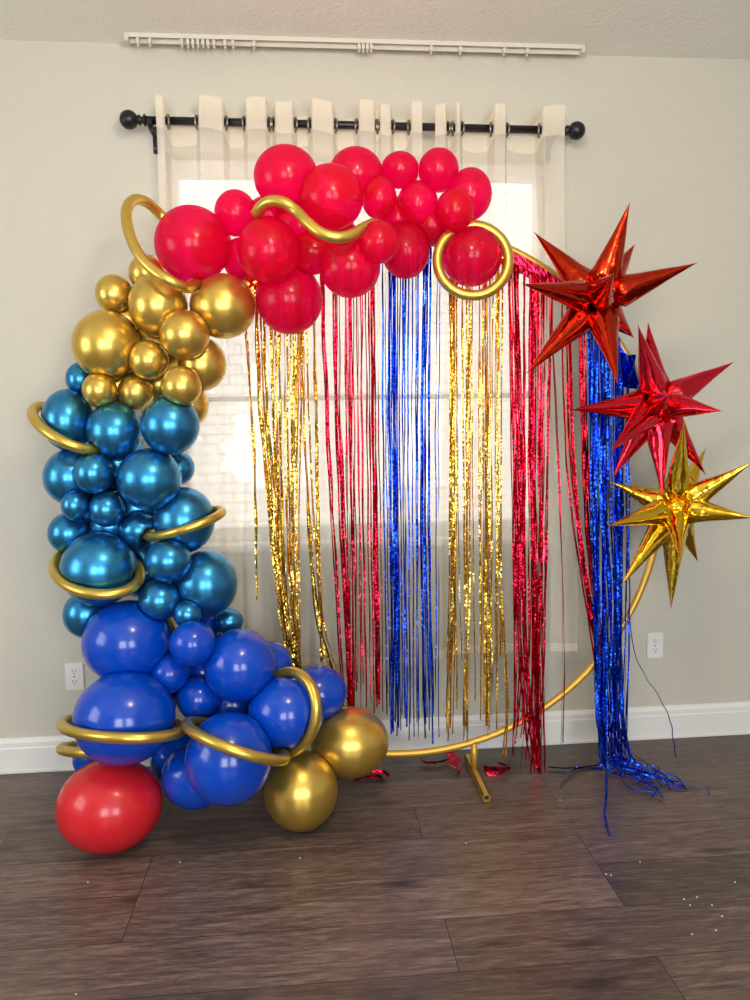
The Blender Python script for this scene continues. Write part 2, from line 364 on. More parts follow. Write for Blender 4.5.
# ------------------------------------------------------------------ sheer curtains
front = [(158, 168), (198, 226), (245, 269), (274, 295), (310, 335), (357, 376), (378, 392), (409, 421), (434, 447), (453, 461), (491, 506), (539, 562)]
def sm(t): t = min(max(t, 0), 1); return t*t*(3-2*t)
def rodz(x): return ra.z + (rb.z-ra.z)*(x-ra.x)/(rb.x-ra.x)
def make_sheer(fr_list, bottom_px, label, phase, flare):
    root = empty('sheer_curtain')
    # transitions along x in metres
    xs_f = [(P(a, 126, RY).x, P(b, 126, RY).x) for a, b in fr_list]
    x0, x1 = xs_f[0][0], xs_f[-1][1]
    root.location = ((x0+x1)/2, RY, rodz((x0+x1)/2))
    tr = []
    for i, (a, b) in enumerate(xs_f):
        if i > 0: tr.append((a, -1))
        if i < len(xs_f)-1: tr.append((b, 1))
    def wave(x):   # -1 front .. +1 back, steep at the eyelets
        v = -1.0
        for t, s in tr:
            v += s*2*sm((x-t)/.020+.5)
        return v
    nx, nt_, nz = 420, 44, 100
    srow = list(np.linspace(0, .075, nt_+1)) + list(np.linspace(.075, 1, nz-nt_+1))[1:]
    ztop = rodz((x0+x1)/2)+.062
    V = []; zb = P((bottom_px[0]+bottom_px[2])/2, (bottom_px[1]+bottom_px[3])/2, RY).z
    bx0, bx1 = bottom_px[4], bottom_px[5]
    for j in range(nz+1):
        s = srow[j]
        for i in range(nx+1):
            u = i/nx; xt = x0 + (x1-x0)*u
            top = rodz(xt) + .046 + .017*(-wave(xt)) + .007*math.sin(xt*37+phase)
            z = top*(1-s) + (zb + .008*math.sin(xt*9+phase) )*s
            xb = bx0 + (bx1-bx0)*u
            x = xt*(1-sm(s*1.1)) + xb*sm(s*1.1)
            x += .010*math.sin(xt*23+phase+s*2)*s
            d = max(0, rodz(xt)-z)
            k = max(.30, 1 - d*1.6)
            y = RY + .026*k*wave(xt) + .012*sm(d*1.5)*math.sin(xt*41+phase*2+1.2*s) + .008*sm(d)*math.sin(xt*87+phase)
            V.append(Vector((x, min(y, -.036), z)))
    def grid(r0, r1, dy=0, drop=None):
        vs = []; fs = []; w = nx+1
        for j in range(r0, r1+1):
            for i in range(w): vs.append(V[j*w+i]+Vector((0, dy, 0)))
        for j in range(r1-r0):
            for i in range(nx):
                q = (j*w+i, j*w+i+1, (j+1)*w+i+1, (j+1)*w+i)
                if drop is not None:
                    c = (vs[q[0]]+vs[q[2]])/2
                    if abs(c.z-rodz(c.x)) < .019 and abs(c.y-RY) < .0165: continue
                fs.append(q)
        return vs, fs
    vs, fs = grid(0, nz, 0, True); off(mesh('panel', vs, fs, M['sheer'], None), root)
    vs, fs = grid(0, 30, -.0012, True); off(mesh('heading', vs, fs, M['sheer2'], None), root)
    vs, fs = grid(nz-1, nz, -.0012); off(mesh('hem', vs, fs, M['sheer2'], None), root)
    for t, s in tr:
        c = Vector((t, RY, rodz(t)))
        ax = Vector((1, s*.35, 0)).normalized(); u = Vector((0, 0, 1)); w = ax.cross(u)
        pts = [c + (u*math.cos(q)*.021 + w*math.sin(q)*.019) - u*.004 for q in np.linspace(0, 2*math.pi, 28, endpoint=False)]
        vs, fs = tube_data(pts, .0036, 8, True); off(mesh('grommet', vs, fs, M['steel'], None), root)
    tag(root, label, 'curtain', 'sheer curtain panels on the black rod')
    return root
bl0, bl1 = P(166, 668, RY).x, P(419, 668, RY).x
make_sheer(front[:8], (166, 665, 428, 672, bl0, bl1), 'wider sheer off-white curtain panel over the left and middle of the window', .4, 0)
br0, br1 = P(426, 655, RY).x, P(580, 655, RY).x
make_sheer(front[8:], (420, 656, 580, 652, br0, br1), 'narrower sheer off-white curtain panel on the right side of the window, beside the bare wall', 2.1, 0)

# ------------------------------------------------------------------ outlets
def outlet(px, py, label):
    c = P(px, py, 0); o = empty('power_outlet', c)
    w, h = .031, .048
    off(boxes('faceplate', [((c.x-w, -.007, c.z-h), (c.x+w, 0, c.z+h))], M['white'], bev=.002), o)
    for s in (1, -1):
        cz = c.z+s*.018
        V, Fc = lathe([(0, 0), (0, .0145), (.0015, .0145), (.002, .013), (.002, 0)], Vector((c.x, -.0068, cz)), Vector((0, -1, 0)), 24)
        for i, v in enumerate(V): V[i] = Vector((v.x, v.y, cz+max(min(v.z-cz, .0115), -.0115)))
        so = off(mesh('socket', V, Fc, M['white'], smooth=False), o)
        sl = boxes('slot', [((c.x-.0065, -.0094, cz-.001), (c.x-.0045, -.0086, cz+.007)), ((c.x+.0045, -.0094, cz), (c.x+.0065, -.0086, cz+.006)), ((c.x-.002, -.0094, cz-.0075), (c.x+.002, -.0086, cz-.004))], M['dark'])
        sl.parent = so; sl.matrix_parent_inverse = Matrix.Identity(4)
    V, Fc = lathe([(0, 0), (0, .003), (.0015, .0028), (.002, 0)], Vector((c.x, -.0068, c.z)), Vector((0, -1, 0)), 12); off(mesh('screw', V, Fc, M['steel']), o)
    return tag(o, label, 'power outlet', 'wall outlets')
outlet(75, 676, 'white wall outlet left of the balloon column, beside a royal blue balloon')
outlet(654.5, 645, 'white wall outlet right of the foil fringe, below the gold star')

# ------------------------------------------------------------------ hoop stand
HY = -.22
seen = [P(x, y, HY) for x, y in ((515, 250), (563, 280), (622, 347), (635, 380), (655, 552), (628, 618), (592, 666), (548, 706), (510, 727), (450, 748), (390, 753))]
A_ = np.array([[2*p.x, 2*p.z, 1] for p in seen]); B_ = np.array([p.x**2+p.z**2 for p in seen])
sol = np.linalg.lstsq(A_, B_, rcond=None)[0]
hc = Vector((sol[0], HY, sol[1])); hr = math.sqrt(sol[2]+sol[0]**2+sol[1]**2)
hs = empty('hoop_stand', (hc.x, HY, 0))
pts = [hc + Vector((math.cos(t), 0, math.sin(t)))*hr for t in np.linspace(0, 2*math.pi, 160, endpoint=False)]
V, Fc = tube_data(pts, .0115, 14, True); off(mesh('hoop', V, Fc, M['hoop']), hs)
hx = P(474, 745, HY).x - hc.x
for s in (1, -1):
    hx_ = hx if s > 0 else hx+.19
    x = hc.x + s*hx_; zt_ = hc.z - math.sqrt(hr*hr-hx_*hx_)
    # square steel foot bar, open at its ends, on the floor front to back
    f0 = PZ(471, 757, .012); f1 = PZ(492, 798, .012)
    y0, y1 = max(f0.y, -.12), f1.y
    b_ = .0115
    bm = bmesh.new()
    for (dx0, dz0, dx1, dz1) in ((-b_, 0, b_, .003), (-b_, 2*b_-.003, b_, 2*b_), (-b_, 0, -b_+.003, 2*b_), (b_-.003, 0, b_, 2*b_)):
        box(bm, (x+dx0, y1, .001+dz0), (x+dx1, y0, .001+dz1))
    off(from_bm('foot_bar', bm, M['hoop']), hs)
    off(boxes('foot_plug', [((x-.0085, y1+.012, .0045), (x+.0085, y1+.016, .0205))], M['dark']), hs)
    V, Fc = tube_data([Vector((x, HY, .02)), Vector((x, HY, zt_+.004))], .0115, 4 if False else 14); off(mesh('upright', V, Fc, M['hoop']), hs)
tag(hs, 'large gold metal ring stand with foot bars behind the balloons', 'hoop stand')

# ------------------------------------------------------------------ balloons
GR, GG, GC, GV = 'red balloons along the top of the arch', 'chrome gold balloons in the garland', 'chrome blue balloons in the column', 'royal blue balloons at the bottom'
GF = 'large gold balloons at the foot of the garland'
# (px, py, rx, ry, material, group, floor?, label) ordered from the back of the pile to the front
BAL = [
 ('R12', 470, 194, 21, 26, 'red', 'red balloon at the right end of the arch, half hidden behind a smaller one'),
 ('R6', 356, 174, 26, 27, 'red', 'red balloon on the arch top, peeking out behind the large glossy red one'),
 ('R20', 302, 226, 27, 27, 'red', 'red balloon mostly hidden under the wavy gold tube'),
 ('R18', 313, 252, 22, 22, 'red', 'small dark red balloon wedged below the wavy gold tube'),
 ('R19', 241, 259, 18, 21, 'red', 'small red balloon wedged right of the hot pink balloon with the gold loop'),
 ('R14', 405.5, 251, 23, 27, 'red', 'red balloon at the underside of the arch over the blue fringe'),
 ('R16', 350, 267, 29, 30, 'red', 'hot pink balloon under the arch middle, streaked by the red fringe behind'),
 ('R17', 289, 299, 32, 34, 'red', 'hot pink balloon hanging lowest in the arch over the gold fringe'),
 ('R3', 286, 177, 31, 32, 'red', 'large hot pink balloon at the top left of the arch above the gold tube'),
 ('R1', 192, 244, 36.5, 38, 'red', 'large hot pink balloon at the left end of the arch inside a gold loop'),
 ('R2', 235.5, 213, 20.5, 23, 'red', 'small red balloon between the looped pink balloon and the gold tube'),
 ('R5', 331, 197, 31, 33, 'red', 'large glossy red balloon at the arch centre above the wavy gold tube'),
 ('R9', 379, 198, 17, 21, 'red', 'small red balloon just right of the large glossy red one'),
 ('R7', 400, 170, 18.5, 18.5, 'red', 'small red balloon on the arch top, left of the topmost right one'),
 ('R8', 438.5, 170, 19.5, 22, 'red', 'small red balloon highest on the right side of the arch'),
 ('R4', 268.5, 250.5, 30, 33, 'red', 'large glossy red balloon below the left end of the wavy gold tube'),
 ('R11', 455, 210, 18.5, 22, 'red', 'small red balloon directly above the gold ring'),
 ('R10', 417.5, 204, 20, 23, 'red', 'front small red balloon in the cluster left of the gold ring'),
 ('R13', 379, 242, 19, 21, 'red', 'small red balloon at the right end of the wavy gold tube'),
 ('G11', 147, 273, 19, 19, 'gold', 'gold balloon peeking out behind the gold loop'),
 ('G12', 189, 405, 20, 22, 'gold', 'orange-tinted gold balloon half hidden behind the blue top right'),
 ('G13', 160, 384, 15, 15, 'gold', 'gold balloon hidden in the gap between three small gold ones'),
 ('G10', 202, 364, 24.5, 27, 'gold', 'gold balloon at the right edge of the gold section, behind a smaller one'),
 ('B4', 81, 379, 16, 17, 'chrome', 'chrome blue balloon peeking out at the top left below the gold'),
 ('B13', 69, 533, 22, 21, 'chrome', 'chrome blue balloon half hidden above the left gold ring'),
 ('B20', 86, 614, 24, 24, 'chrome', 'chrome blue balloon peeking out at the left below the gold ring'),
 ('B8', 178, 468, 17, 17, 'chrome', 'chrome blue balloon peeking out at the right edge below the top blue one'),
 ('B12', 184, 520, 31, 33, 'chrome', 'chrome blue balloon at the right with a gold ring across it'),
 ('B16', 206, 584, 31.5, 34, 'chrome', 'large chrome blue balloon lowest on the right of the column'),
 ('V1', 127, 642, 46, 42, 'blue', 'large royal blue balloon at the top left of the royal blue section'),
 ('B5', 70, 477, 28, 28, 'chrome', 'chrome blue balloon at the left edge midway up the column'),
 ('B21', 110, 525, 20, 20, 'chrome', 'chrome blue balloon hidden above the lower left ringed one'),
 ('B1', 67.5, 420, 27, 31, 'chrome', 'chrome blue balloon at the upper left inside a gold ring'),
 ('B3', 170, 425, 30, 30, 'chrome', 'chrome blue balloon at the upper right below the small gold balloons'),
 ('B7', 149, 479, 33, 31, 'chrome', 'large chrome blue balloon at the centre of the column'),
 ('B2', 114.5, 431, 29, 29, 'chrome', 'chrome blue balloon at the front top, between the ringed one and its right twin'),
 ('G5', 106, 345, 35, 35, 'gold', 'largest gold balloon, at the left edge of the gold section'),
 ('G3', 114, 294, 19.5, 20, 'gold', 'small gold balloon at the top left of the gold section'),
 ('G2', 222.5, 306, 33, 33, 'gold', 'large gold balloon at the right end against the hot pink balloons'),
 ('G1', 158, 305, 30, 32, 'gold', 'large gold balloon below the gold loop'),
 ('G9', 99.5, 390, 18, 18, 'gold', 'leftmost of three small gold balloons above the blue'),
 ('G8', 136, 392, 18, 18, 'gold', 'middle of three small gold balloons above the blue'),
 ('G4', 184.5, 334.5, 25.5, 25, 'gold', 'medium gold balloon in front below the two large gold ones'),
 ('G6', 148.5, 360, 20.5, 20, 'gold', 'small gold balloon overlapping the largest gold one'),
 ('G7', 181.5, 386, 20.5, 20.5, 'gold', 'rightmost of three small gold balloons above the blue'),
 ('B6', 93.5, 473, 20.5, 21, 'chrome', 'small chrome blue balloon under the ringed upper left balloon'),
 ('B9', 75, 505, 14.5, 15.5, 'chrome', 'tiny chrome blue balloon at the left, midway down the column'),
 ('B10', 106.5, 509, 18.5, 18, 'chrome', 'small chrome blue balloon above the gold-ringed oval one'),
 ('B14', 98.5, 569, 39.5, 37, 'chrome', 'oval chrome blue balloon at the lower left inside a gold ring'),
 ('B11', 139.5, 530, 20.5, 18, 'chrome', 'small chrome blue balloon at the left end of the right gold ring'),
 ('B15', 168, 560.5, 24, 22, 'chrome', 'chrome blue balloon right of the gold-ringed oval one'),
 ('B18', 187.5, 614, 14.5, 14, 'chrome', 'tiny greenish chrome balloon above the small royal blue one'),
 ('B19', 229, 621.5, 14.5, 13, 'chrome', 'tiny chrome blue balloon at the lower right end of the column'),
 ('B17', 159.5, 600, 22, 21, 'chrome', 'small chrome blue balloon right above the royal blue balloons'),
 ('V13', 98, 757, 26, 24, 'blue', 'dark royal blue balloon behind the big ringed one, with a gold tube end'),
 ('V15', 232, 705, 28, 30, 'blue', 'royal blue balloon hidden in the dark gap at the cluster centre'),
 ('V10', 269, 664, 23, 23, 'blue', 'royal blue balloon peeking out behind the right large one'),
 ('V9', 318, 693, 29, 28, 'blue', 'royal blue balloon at the far right behind the gold floor balloon'),
 ('V11', 178, 758, 28, 29, 'blue', 'dark royal blue balloon in shade between the two ringed ones'),
 ('V12', 196, 776, 35, 34, 'blue', 'royal blue balloon low in the shade behind the ringed middle one'),
 ('V3', 239.5, 665.5, 36, 37, 'blue', 'large royal blue balloon at the right below the chrome column'),
 ('V4', 170, 673, 20, 20, 'blue', 'small royal blue balloon lower left of the three small ones'),
 ('V2', 192.5, 643.5, 23.5, 23, 'blue', 'small royal blue balloon topmost of the three small ones'),
 ('V5', 198.5, 698.5, 22, 22.5, 'blue', 'small royal blue balloon lowest of the three small ones'),
 ('GB1', 349.7, 742.5, 39, 36, 'gold', 'large gold balloon at the bottom, the farther right of the pair'),
 ('V8', 286, 713, 38, 38, 'blue', 'royal blue balloon at the right held by an upright gold ring'),
 ('RB', 109, 806, 54, 48.5, 'redmat', 'large matte red balloon resting on the floor'),
 ('V6', 123.7, 718.5, 52, 48, 'blue', 'biggest royal blue balloon ringed in gold, above the red floor balloon'),
 ('V7', 228.5, 759, 44, 47.5, 'blue', 'royal blue balloon at the front middle with a slanted gold ring'),
 ('GB2', 301, 791, 37, 41, 'gold', 'large gold balloon on the floor, nearer and lower of the pair'),
 ('R15', 472, 255.7, 29, 30, 'red', 'red balloon framed by the round gold ring'),
]
FILL = [
 ('F1', 399, 219, 21, 22, 'red', 'red balloon wedged behind the front small one left of the gold ring'),
 ('F2', 431, 226, 19, 20, 'red', 'red balloon deep in the arch, above and left of the gold ring'),
 ('F3', 268, 218, 22, 22, 'red', 'red balloon deep in the arch below the hot pink top left one'),
 ('F4', 212, 246, 20, 24, 'red', 'red balloon deep behind the looped hot pink one'),
 ('F5', 333, 236, 24, 22, 'red', 'red balloon deep behind the wavy gold tube at the arch centre'),
 ('F6', 158, 348, 28, 28, 'gold', 'gold balloon deep in the middle of the gold section'),
 ('F7', 118, 385, 24, 26, 'gold', 'gold balloon deep behind the left two of three small gold ones'),
 ('F8', 129, 322, 22, 22, 'gold', 'gold balloon deep behind the largest gold one'),
 ('F9', 120, 462, 30, 30, 'chrome', 'chrome blue balloon deep behind the front top one'),
 ('F10', 92, 505, 26, 26, 'chrome', 'chrome blue balloon deep behind the tiny left one'),
 ('F11', 138, 508, 28, 26, 'chrome', 'chrome blue balloon deep behind the large centre one'),
 ('F12', 143, 566, 30, 32, 'chrome', 'chrome blue balloon deep behind the gold-ringed oval one'),
 ('F13', 176, 590, 26, 28, 'chrome', 'chrome blue balloon deep behind the lower right large one'),
 ('F14', 200, 630, 22, 22, 'blue', 'royal blue balloon deep behind the topmost of three small ones'),
 ('F15', 206, 672, 32, 32, 'blue', 'royal blue balloon deep between the three small ones'),
 ('F16', 152, 690, 30, 34, 'blue', 'royal blue balloon deep behind the biggest ringed one'),
 ('F17', 248, 752, 30, 32, 'blue', 'royal blue balloon deep behind the front middle ringed one'),
]
FLOORB = {'RB', 'GB2'}
def ico(sub):
    bm = bmesh.new(); bmesh.ops.create_icosphere(bm, subdivisions=sub, radius=1)
    v = np.array([x.co for x in bm.verts]); f = [tuple(x.index for x in q.verts) for q in bm.faces]; bm.free(); return v, f
ICO = {4: ico(4), 5: ico(5)}
AR, AU, AF = np.array(RT), np.array(UP), np.array(F)
def fit(px, py, rx, ry, D):
    """ellipsoid (axes along view right, view up, view depth) at depth D whose outline fills the ellipse"""
    d = np.array(ray(px, py)); c = np.array(CAM) + d*D
    a, b = rx*D/FPX, ry*D/FPX; v = ICO[4][0]
    for _ in range(4):
        e = (a+b)/2
        X, Y = proj(c + v[:, :1]*a*AR + v[:, 1:2]*b*AU + v[:, 2:]*e*AF)
        a *= 2*rx/(X.max()-X.min()); b *= 2*ry/(Y.max()-Y.min())
        c = c + AR*(px-(X.max()+X.min())/2)*D/FPX - AU*(py-(Y.max()+Y.min())/2)*D/FPX
    return c, (a, b, (a+b)/2)
A3 = np.stack([AR, AU, AF])       # rows: axes
placed = {}; order = []
for key, px, py, rx, ry, mt, lab in BAL + FILL:
    if mt == 'red': rx *= 1.045; ry *= 1.04
    dd = ray(px, py)
    if key in FLOORB:
        lo, hi = 1.2, 3.0
        for _ in range(30):
            D = (lo+hi)/2; c, ax = fit(px, py, rx, ry, D)
            if c[2]-.98*ax[1] > .0: lo = D
            else: hi = D
        c, ax = fit(px, py, rx, ry, D)
    else:
        rm = (rx+ry)/2*2.4/FPX
        Y0 = HY-.036-rm
        if key[0] == 'F': Y0 = HY-.050 if px < 225 else HY-.036-rm
        if key == 'V6': Y0 = -.42
        D = (Y0-CAM.y)/dd.y
        while True:
            c, ax = fit(px, py, rx, ry, D); ok = True
            if key[0] == 'F':
                cc = [(((c-q['c'])@A3.T/np.array(q['ax']))**2).sum() for q in placed.values()]
                if min(cc) > 1.25 or c[1] > HY-.046: break
                D += .006; continue
            for k2 in order:
                q = placed[k2]; dpx = math.hypot(px-q['px'], py-q['py']); rs = (rx+ry+q['rx']+q['ry'])/2
                dist = np.linalg.norm(c-q['c']); rsum = sum(ax)/3+sum(q['ax'])/3
                if dist < .85*rsum: ok = False; break
                if dpx < .86*rs and D > q['D']-.01 and k2 not in FLOORB: ok = False; break
            if ok or D < 1.75: break
            D -= .006
    placed[key] = dict(c=c, ax=ax, D=D, px=px, py=py, rx=rx, ry=ry, mt=mt, lab=lab); order.append(key)

# gold tube balloons -------------------------------------------------
TR = .0155
tubes = []
def ring(key, cpx, cpy, a, b, label, dz=0, name='ring_balloon', r=None, flat=False):
    q = placed[key]; D = q['D']+dz; R_ = math.hypot(*a)
    amp = 0 if flat else math.sqrt(max(R_**2-b[0]**2-b[1]**2, 0))*D/FPX
    pts = []
    for t in np.linspace(0, 2*math.pi, 96, endpoint=False):
        x = cpx+a[0]*math.cos(t)+b[0]*math.sin(t); y = cpy+a[1]*math.cos(t)+b[1]*math.sin(t)
        pts.append(CAM + ray(x, y)*(D-amp*math.sin(t)))
    tubes.append((name, pts, True, r or TR, label))
ring('B1', 67, 428, (34, 18), (-7, 12), 'gold ring balloon around the upper left chrome blue balloon')
ring('B12', 184, 523, (38, -12), (2, 6), 'gold ring balloon across the right chrome blue balloon, tip poking out over the curtain', r=.0135)
ring('B14', 97, 571, (43, 5), (-3, 23), 'gold ring balloon around the oval chrome blue balloon at lower left')
ring('V6', 122, 727, (60, 2), (0, 11), 'gold ring balloon around the biggest royal blue balloon')
ring('V13', 97, 749, (36, 0), (0, 4), 'short gold tube end poking out at the left below the big blue ring')
ring('V7', 236, 741, (49, 17), (-3, 9), 'slanted gold ring balloon across the front middle royal blue balloon')
ring('V8', 288, 712, (4, -40), (28, 3), 'upright gold ring balloon around the right royal blue balloon')
ring('R15', 473, 260.5, (35.5, 0), (0, 35), 'round gold ring balloon framing a red balloon at the right end of the arch', dz=-.03, flat=True)
def tube_px(pts, label, name='tube_balloon'):
    p = [Vector(CAM)+ray(x, y)*D for x, y, D in pts]
    tubes.append((name, catmull(p, 10), False, TR, label))
d1 = placed['R1']['D']
tube_px([(170, 226, d1+.10), (160, 214, d1+.09), (147, 202.5, d1+.05), (134, 200, d1+.0), (126.5, 211, d1-.05), (129, 232, d1-.08), (138, 253, d1-.10), (152, 269, d1-.11), (170, 281, d1-.11), (184, 287, d1-.08), (194, 286, d1-.02), (200, 280, d1+.05)], 'gold loop balloon curling off the left end of the red arch', 'loop_balloon')
d2 = placed['R5']['D']; d3 = placed['R4']['D']
tube_px([(255, 216, d3-.03), (261, 207, d3-.06), (270, 201.5, d3-.08), (283, 202.5, d3-.09), (296, 211, d3-.09), (308, 223, min(d2, d3)-.10), (321, 233, d2-.11), (337, 237.5, d2-.11), (352, 235, d2-.09), (364, 228, d2-.05), (375, 223, d2+.02)], 'wavy gold tube balloon draped across the middle of the red arch', 'tube_balloon')

ringpts = []
for nm, pts, cl, r, lab in tubes:
    ringpts.append((np.array([tuple(p) for p in pts]), r))
    n = len(pts)
    if cl: V, Fc = tube_data(pts, r, 16, True)
    else:
        rad = [r*math.sqrt(max(0.0, 1-max(0, 1-i/4)**2))*1.0 if i < 4 else (r*math.sqrt(max(0.0, 1-max(0, 1-(n-1-i)/4)**2)) if n-1-i < 4 else r) for i in range(n)]
        rad = [max(x, .002) for x in rad]
        V, Fc = tube_data(pts, rad, 16, False)
    c = sum(pts, Vector())/n
    o = mesh(nm, [v-c for v in V], Fc, M['tube']); o.location = c
    tag(o, lab, 'balloon', 'gold tube balloons')

ringpts.append((np.array([tuple(hc+Vector((math.cos(t), 0, math.sin(t)))*hr) for t in np.linspace(0, 2*math.pi, 500)]), .0115))
def implicit(q, X):
    return (((X-q['c'])@A3.T/np.array(q['ax']))**2).sum(1)
for key in order:
    q = placed[key]; sub = 5 if max(q['rx'], q['ry']) > 26 else 4
    v, f = ICO[sub]
    dirs = (v*np.array(q['ax']))@A3; X = q['c']+dirs; s = np.ones(len(X))
    for k2 in order:                      # neighbours press each other flat where they meet
        if k2 == key: continue
        p = placed[k2]
        if np.linalg.norm(p['c']-q['c']) > max(q['ax'])+max(p['ax']): continue
        if k2[0] == 'F' and key[0] != 'F': continue
        one = key[0] == 'F' and k2[0] != 'F'      # a balloon packed deep inside gives way
        ins = np.where(implicit(p, q['c']+dirs*s[:, None]) < (1.02 if one else s**2))[0]
        if not len(ins): continue
        lo = np.zeros(len(ins)); hi = s[ins].copy()
        for _ in range(22):
            mid = (lo+hi)/2; g = implicit(p, q['c']+dirs[ins]*mid[:, None]) - (1.02 if one else mid**2)
            lo = np.where(g > 0, mid, lo); hi = np.where(g > 0, hi, mid)
        s[ins] = np.minimum(s[ins], lo*.996)
    dl = np.linalg.norm(dirs, axis=1); dn = dirs/dl[:, None]
    for pts, r in ringpts:                # a tube lying on a balloon dents it
        w = pts-q['c']; d = np.linalg.norm(w, axis=1); r_ = r+.005
        for wi, di in zip(w, d):
            if di > max(q['ax'])+r_ or di < .45*min(q['ax']): continue
            ca = dn@(wi/di); sn2 = np.maximum(1-ca*ca, 0)*di*di
            hit = (ca > 0) & (sn2 < r_*r_)
            ent = di*ca[hit]-np.sqrt(r_*r_-sn2[hit])
            s[hit] = np.minimum(s[hit], np.maximum(ent, .3*dl[hit])/dl[hit])
    fl = (q['c']+dirs*s[:, None])[:, 2]
    X = q['c']+dirs*s[:, None]; X[:, 2] = np.maximum(X[:, 2], .0015)
    o = mesh('balloon', X-q['c'], f, M[q['mt']]); o.location = q['c']
    g = GF if key in ('GB1', 'GB2') else {'red': GR, 'gold': GG, 'chrome': GC, 'blue': GV}.get(q['mt'])
    tag(o, q['lab'], 'balloon', g)

# ------------------------------------------------------------------ starburst foil balloons
def star(cpx, cpy, Y, tips, L, mat, label, r0=.043):
    c = P(cpx, cpy, Y); k = depth(c)/FPX; root = empty('starburst_balloon', c)
    for x, y, s in tips:
        d = math.hypot(x, y); z = math.sqrt(max(L*L-d*d, 0))*s*(.45 if s > 0 else .9)*k
        v = CAM + ray(cpx+x, cpy+y)*(depth(c)+z) - c; ln = v.length
        ax = v.normalized(); u = ax.cross(F); u = u.normalized() if u.length > .1 else ax.orthogonal().normalized()
        w = ax.cross(u); seg = 32; rows = 34; V = []; Fc = []
        ph = random.uniform(0, 6.28)
        for i in range(rows+1):
            t = i/rows
            pr = (t/.24)**.75 if t < .24 else ((1-t)/.76)**1.05
            pr = max(pr, .012)
            for q in range(seg):
                a = 2*math.pi*q/seg
                # two heat-sealed seams give the spike a soft lens section; gathers wrinkle the fat end
                lens = 1 + .10*abs(math.cos(a))**6
                wr = 1 + .055*math.exp(-((t-.24)/.12)**2)*math.sin(a*9+ph+t*20) + .02*math.sin(a*3+t*14+ph)
                r = r0*pr*lens*wr
                V.append(ax*ln*t + (u*math.cos(a) + w*math.sin(a)*.92)*r)
        for i in range(rows):
            for q in range(seg):
                Fc.append((i*seg+q, i*seg+(q+1) % seg, (i+1)*seg+(q+1) % seg, (i+1)*seg+q))
        sp = mesh('spike', V, Fc, M[mat], root)
    vv, ff = ICO[4]; mesh('core', vv*r0*1.0, ff, M[mat], root)
    return tag(root, label, 'balloon', 'starburst foil balloons on the right of the hoop')
star(598, 300, -.42, [(32, -98, -1), (37, -56, 1), (99, -37, -1), (36, 38, 1), (20, 84, -1), (-72, 74, -1), (-76, -16, -1), (-64, -68, 1), (16, -27, -1), (-20, -30, 1), (-40, 34, 1)], 108, 'star_dark', 'dark red starburst foil balloon, highest of the three stars')
star(657, 404, -.40, [(-19, -79, -1), (-9, -82, 1), (77, -42, 1), (65, 7, -1), (-87, 6, -1), (-46, 47, -1), (-44, 73, 1), (5, 92, -1), (49, 71, 1), (10, -8, -1)], 93, 'star_red', 'bright red starburst foil balloon, middle of the three stars', .040)
star(675, 508, -.41, [(9, -88, -1), (31, -60, 1), (78, -46, -1), (80, 10, -1), (23, 54, 1), (-4, 102, -1), (6, 53, -1), (-54, 78, -1), (-67, 18, -1), (-64, -26, 1)], 102, 'star_gold', 'gold starburst foil balloon, lowest of the three stars', .037)

# ------------------------------------------------------------------ foil fringe
BC = np.array([placed[k]['c'] for k in order]); BRr = np.array([max(placed[k]['ax']) for k in order])
BACK = -.150
def clear(p):
    """hang clear of the balloons: slip behind the one in the way"""
    for _ in range(3):
        v = np.array(p)-BC; d2 = (v**2).sum(1); i = np.where(d2 < (BRr+.004)**2)[0]
        if not len(i): return p
        j = i[0]; hh = math.sqrt(max((BRr[j]+.006)**2 - v[j][0]**2 - v[j][2]**2, 0))
        yb = BC[j][1]+hh; yf = BC[j][1]-hh
        p = Vector((p.x, yb if yb < BACK+.02 or p.y > BC[j][1]-.03 else yf, p.z))
        p.y = min(p.y, -.128)
    return p
def ribbon(path, width, twist, th0):
    # resample
    L = [0]
    for a, b in zip(path, path[1:]): L.append(L[-1]+(b-a).length)
    n = max(8, int(L[-1]/.014)); V = []; Fc = []; pts = []
    j = 0
    for i in range(n+1):
        s = L[-1]*i/n
        while j < len(L)-2 and L[j+1] < s: j += 1
        t = (s-L[j])/max(L[j+1]-L[j], 1e-9); pts.append(path[j].lerp(path[j+1], min(max(t, 0), 1)))
    th0 = math.sin(th0)*.7; ph2 = random.uniform(0, 6.28)
    for i, p in enumerate(pts):
        a = pts[max(i-1, 0)]; b = pts[min(i+1, n)]; T = (b-a).normalized()
        th = th0 + .75*math.sin(i*.014*twist*.45+ph2) + .35*math.sin(i*.014*twist*1.7+ph2*3)
        e1 = Vector((1, 0, 0)); e1 = (e1-T*e1.dot(T))
        e1 = e1.normalized() if e1.length > .15 else Vector((0, 1, 0))
        e2 = T.cross(e1); sd = e1*math.cos(th)+e2*math.sin(th)
        w = width/2
        V.append(p+sd*w); V.append(p-sd*w)
        if i: q = 2*i; Fc.append((q-2, q-1, q+1, q))
    return V, Fc
def hoop_z(x):
    return hc.z + math.sqrt(max(hr*hr-(x-hc.x)**2, 0))
def px_path(pts): return [P(x, y, Y) for x, y, Y in pts]
def add_strand(root, path, mat, width=.0034, tw=9, name='strand', avoid=True):
    p = catmull(path, 14)
    ph = random.uniform(0, 6); am = random.uniform(.0004, .0016)
    p = [q + Vector((am*math.sin(i*.55+ph), am*math.cos(i*.8+ph), 0)) for i, q in enumerate(p)]
    if avoid: p = [clear(q) for q in p]
    for q in p: q.z = max(q.z, .004)
    V, Fc = ribbon(p, width, tw, random.uniform(0, 6.28))
    o = mesh(name, V, Fc, M[mat], None, smooth=False); off(o, root); return o
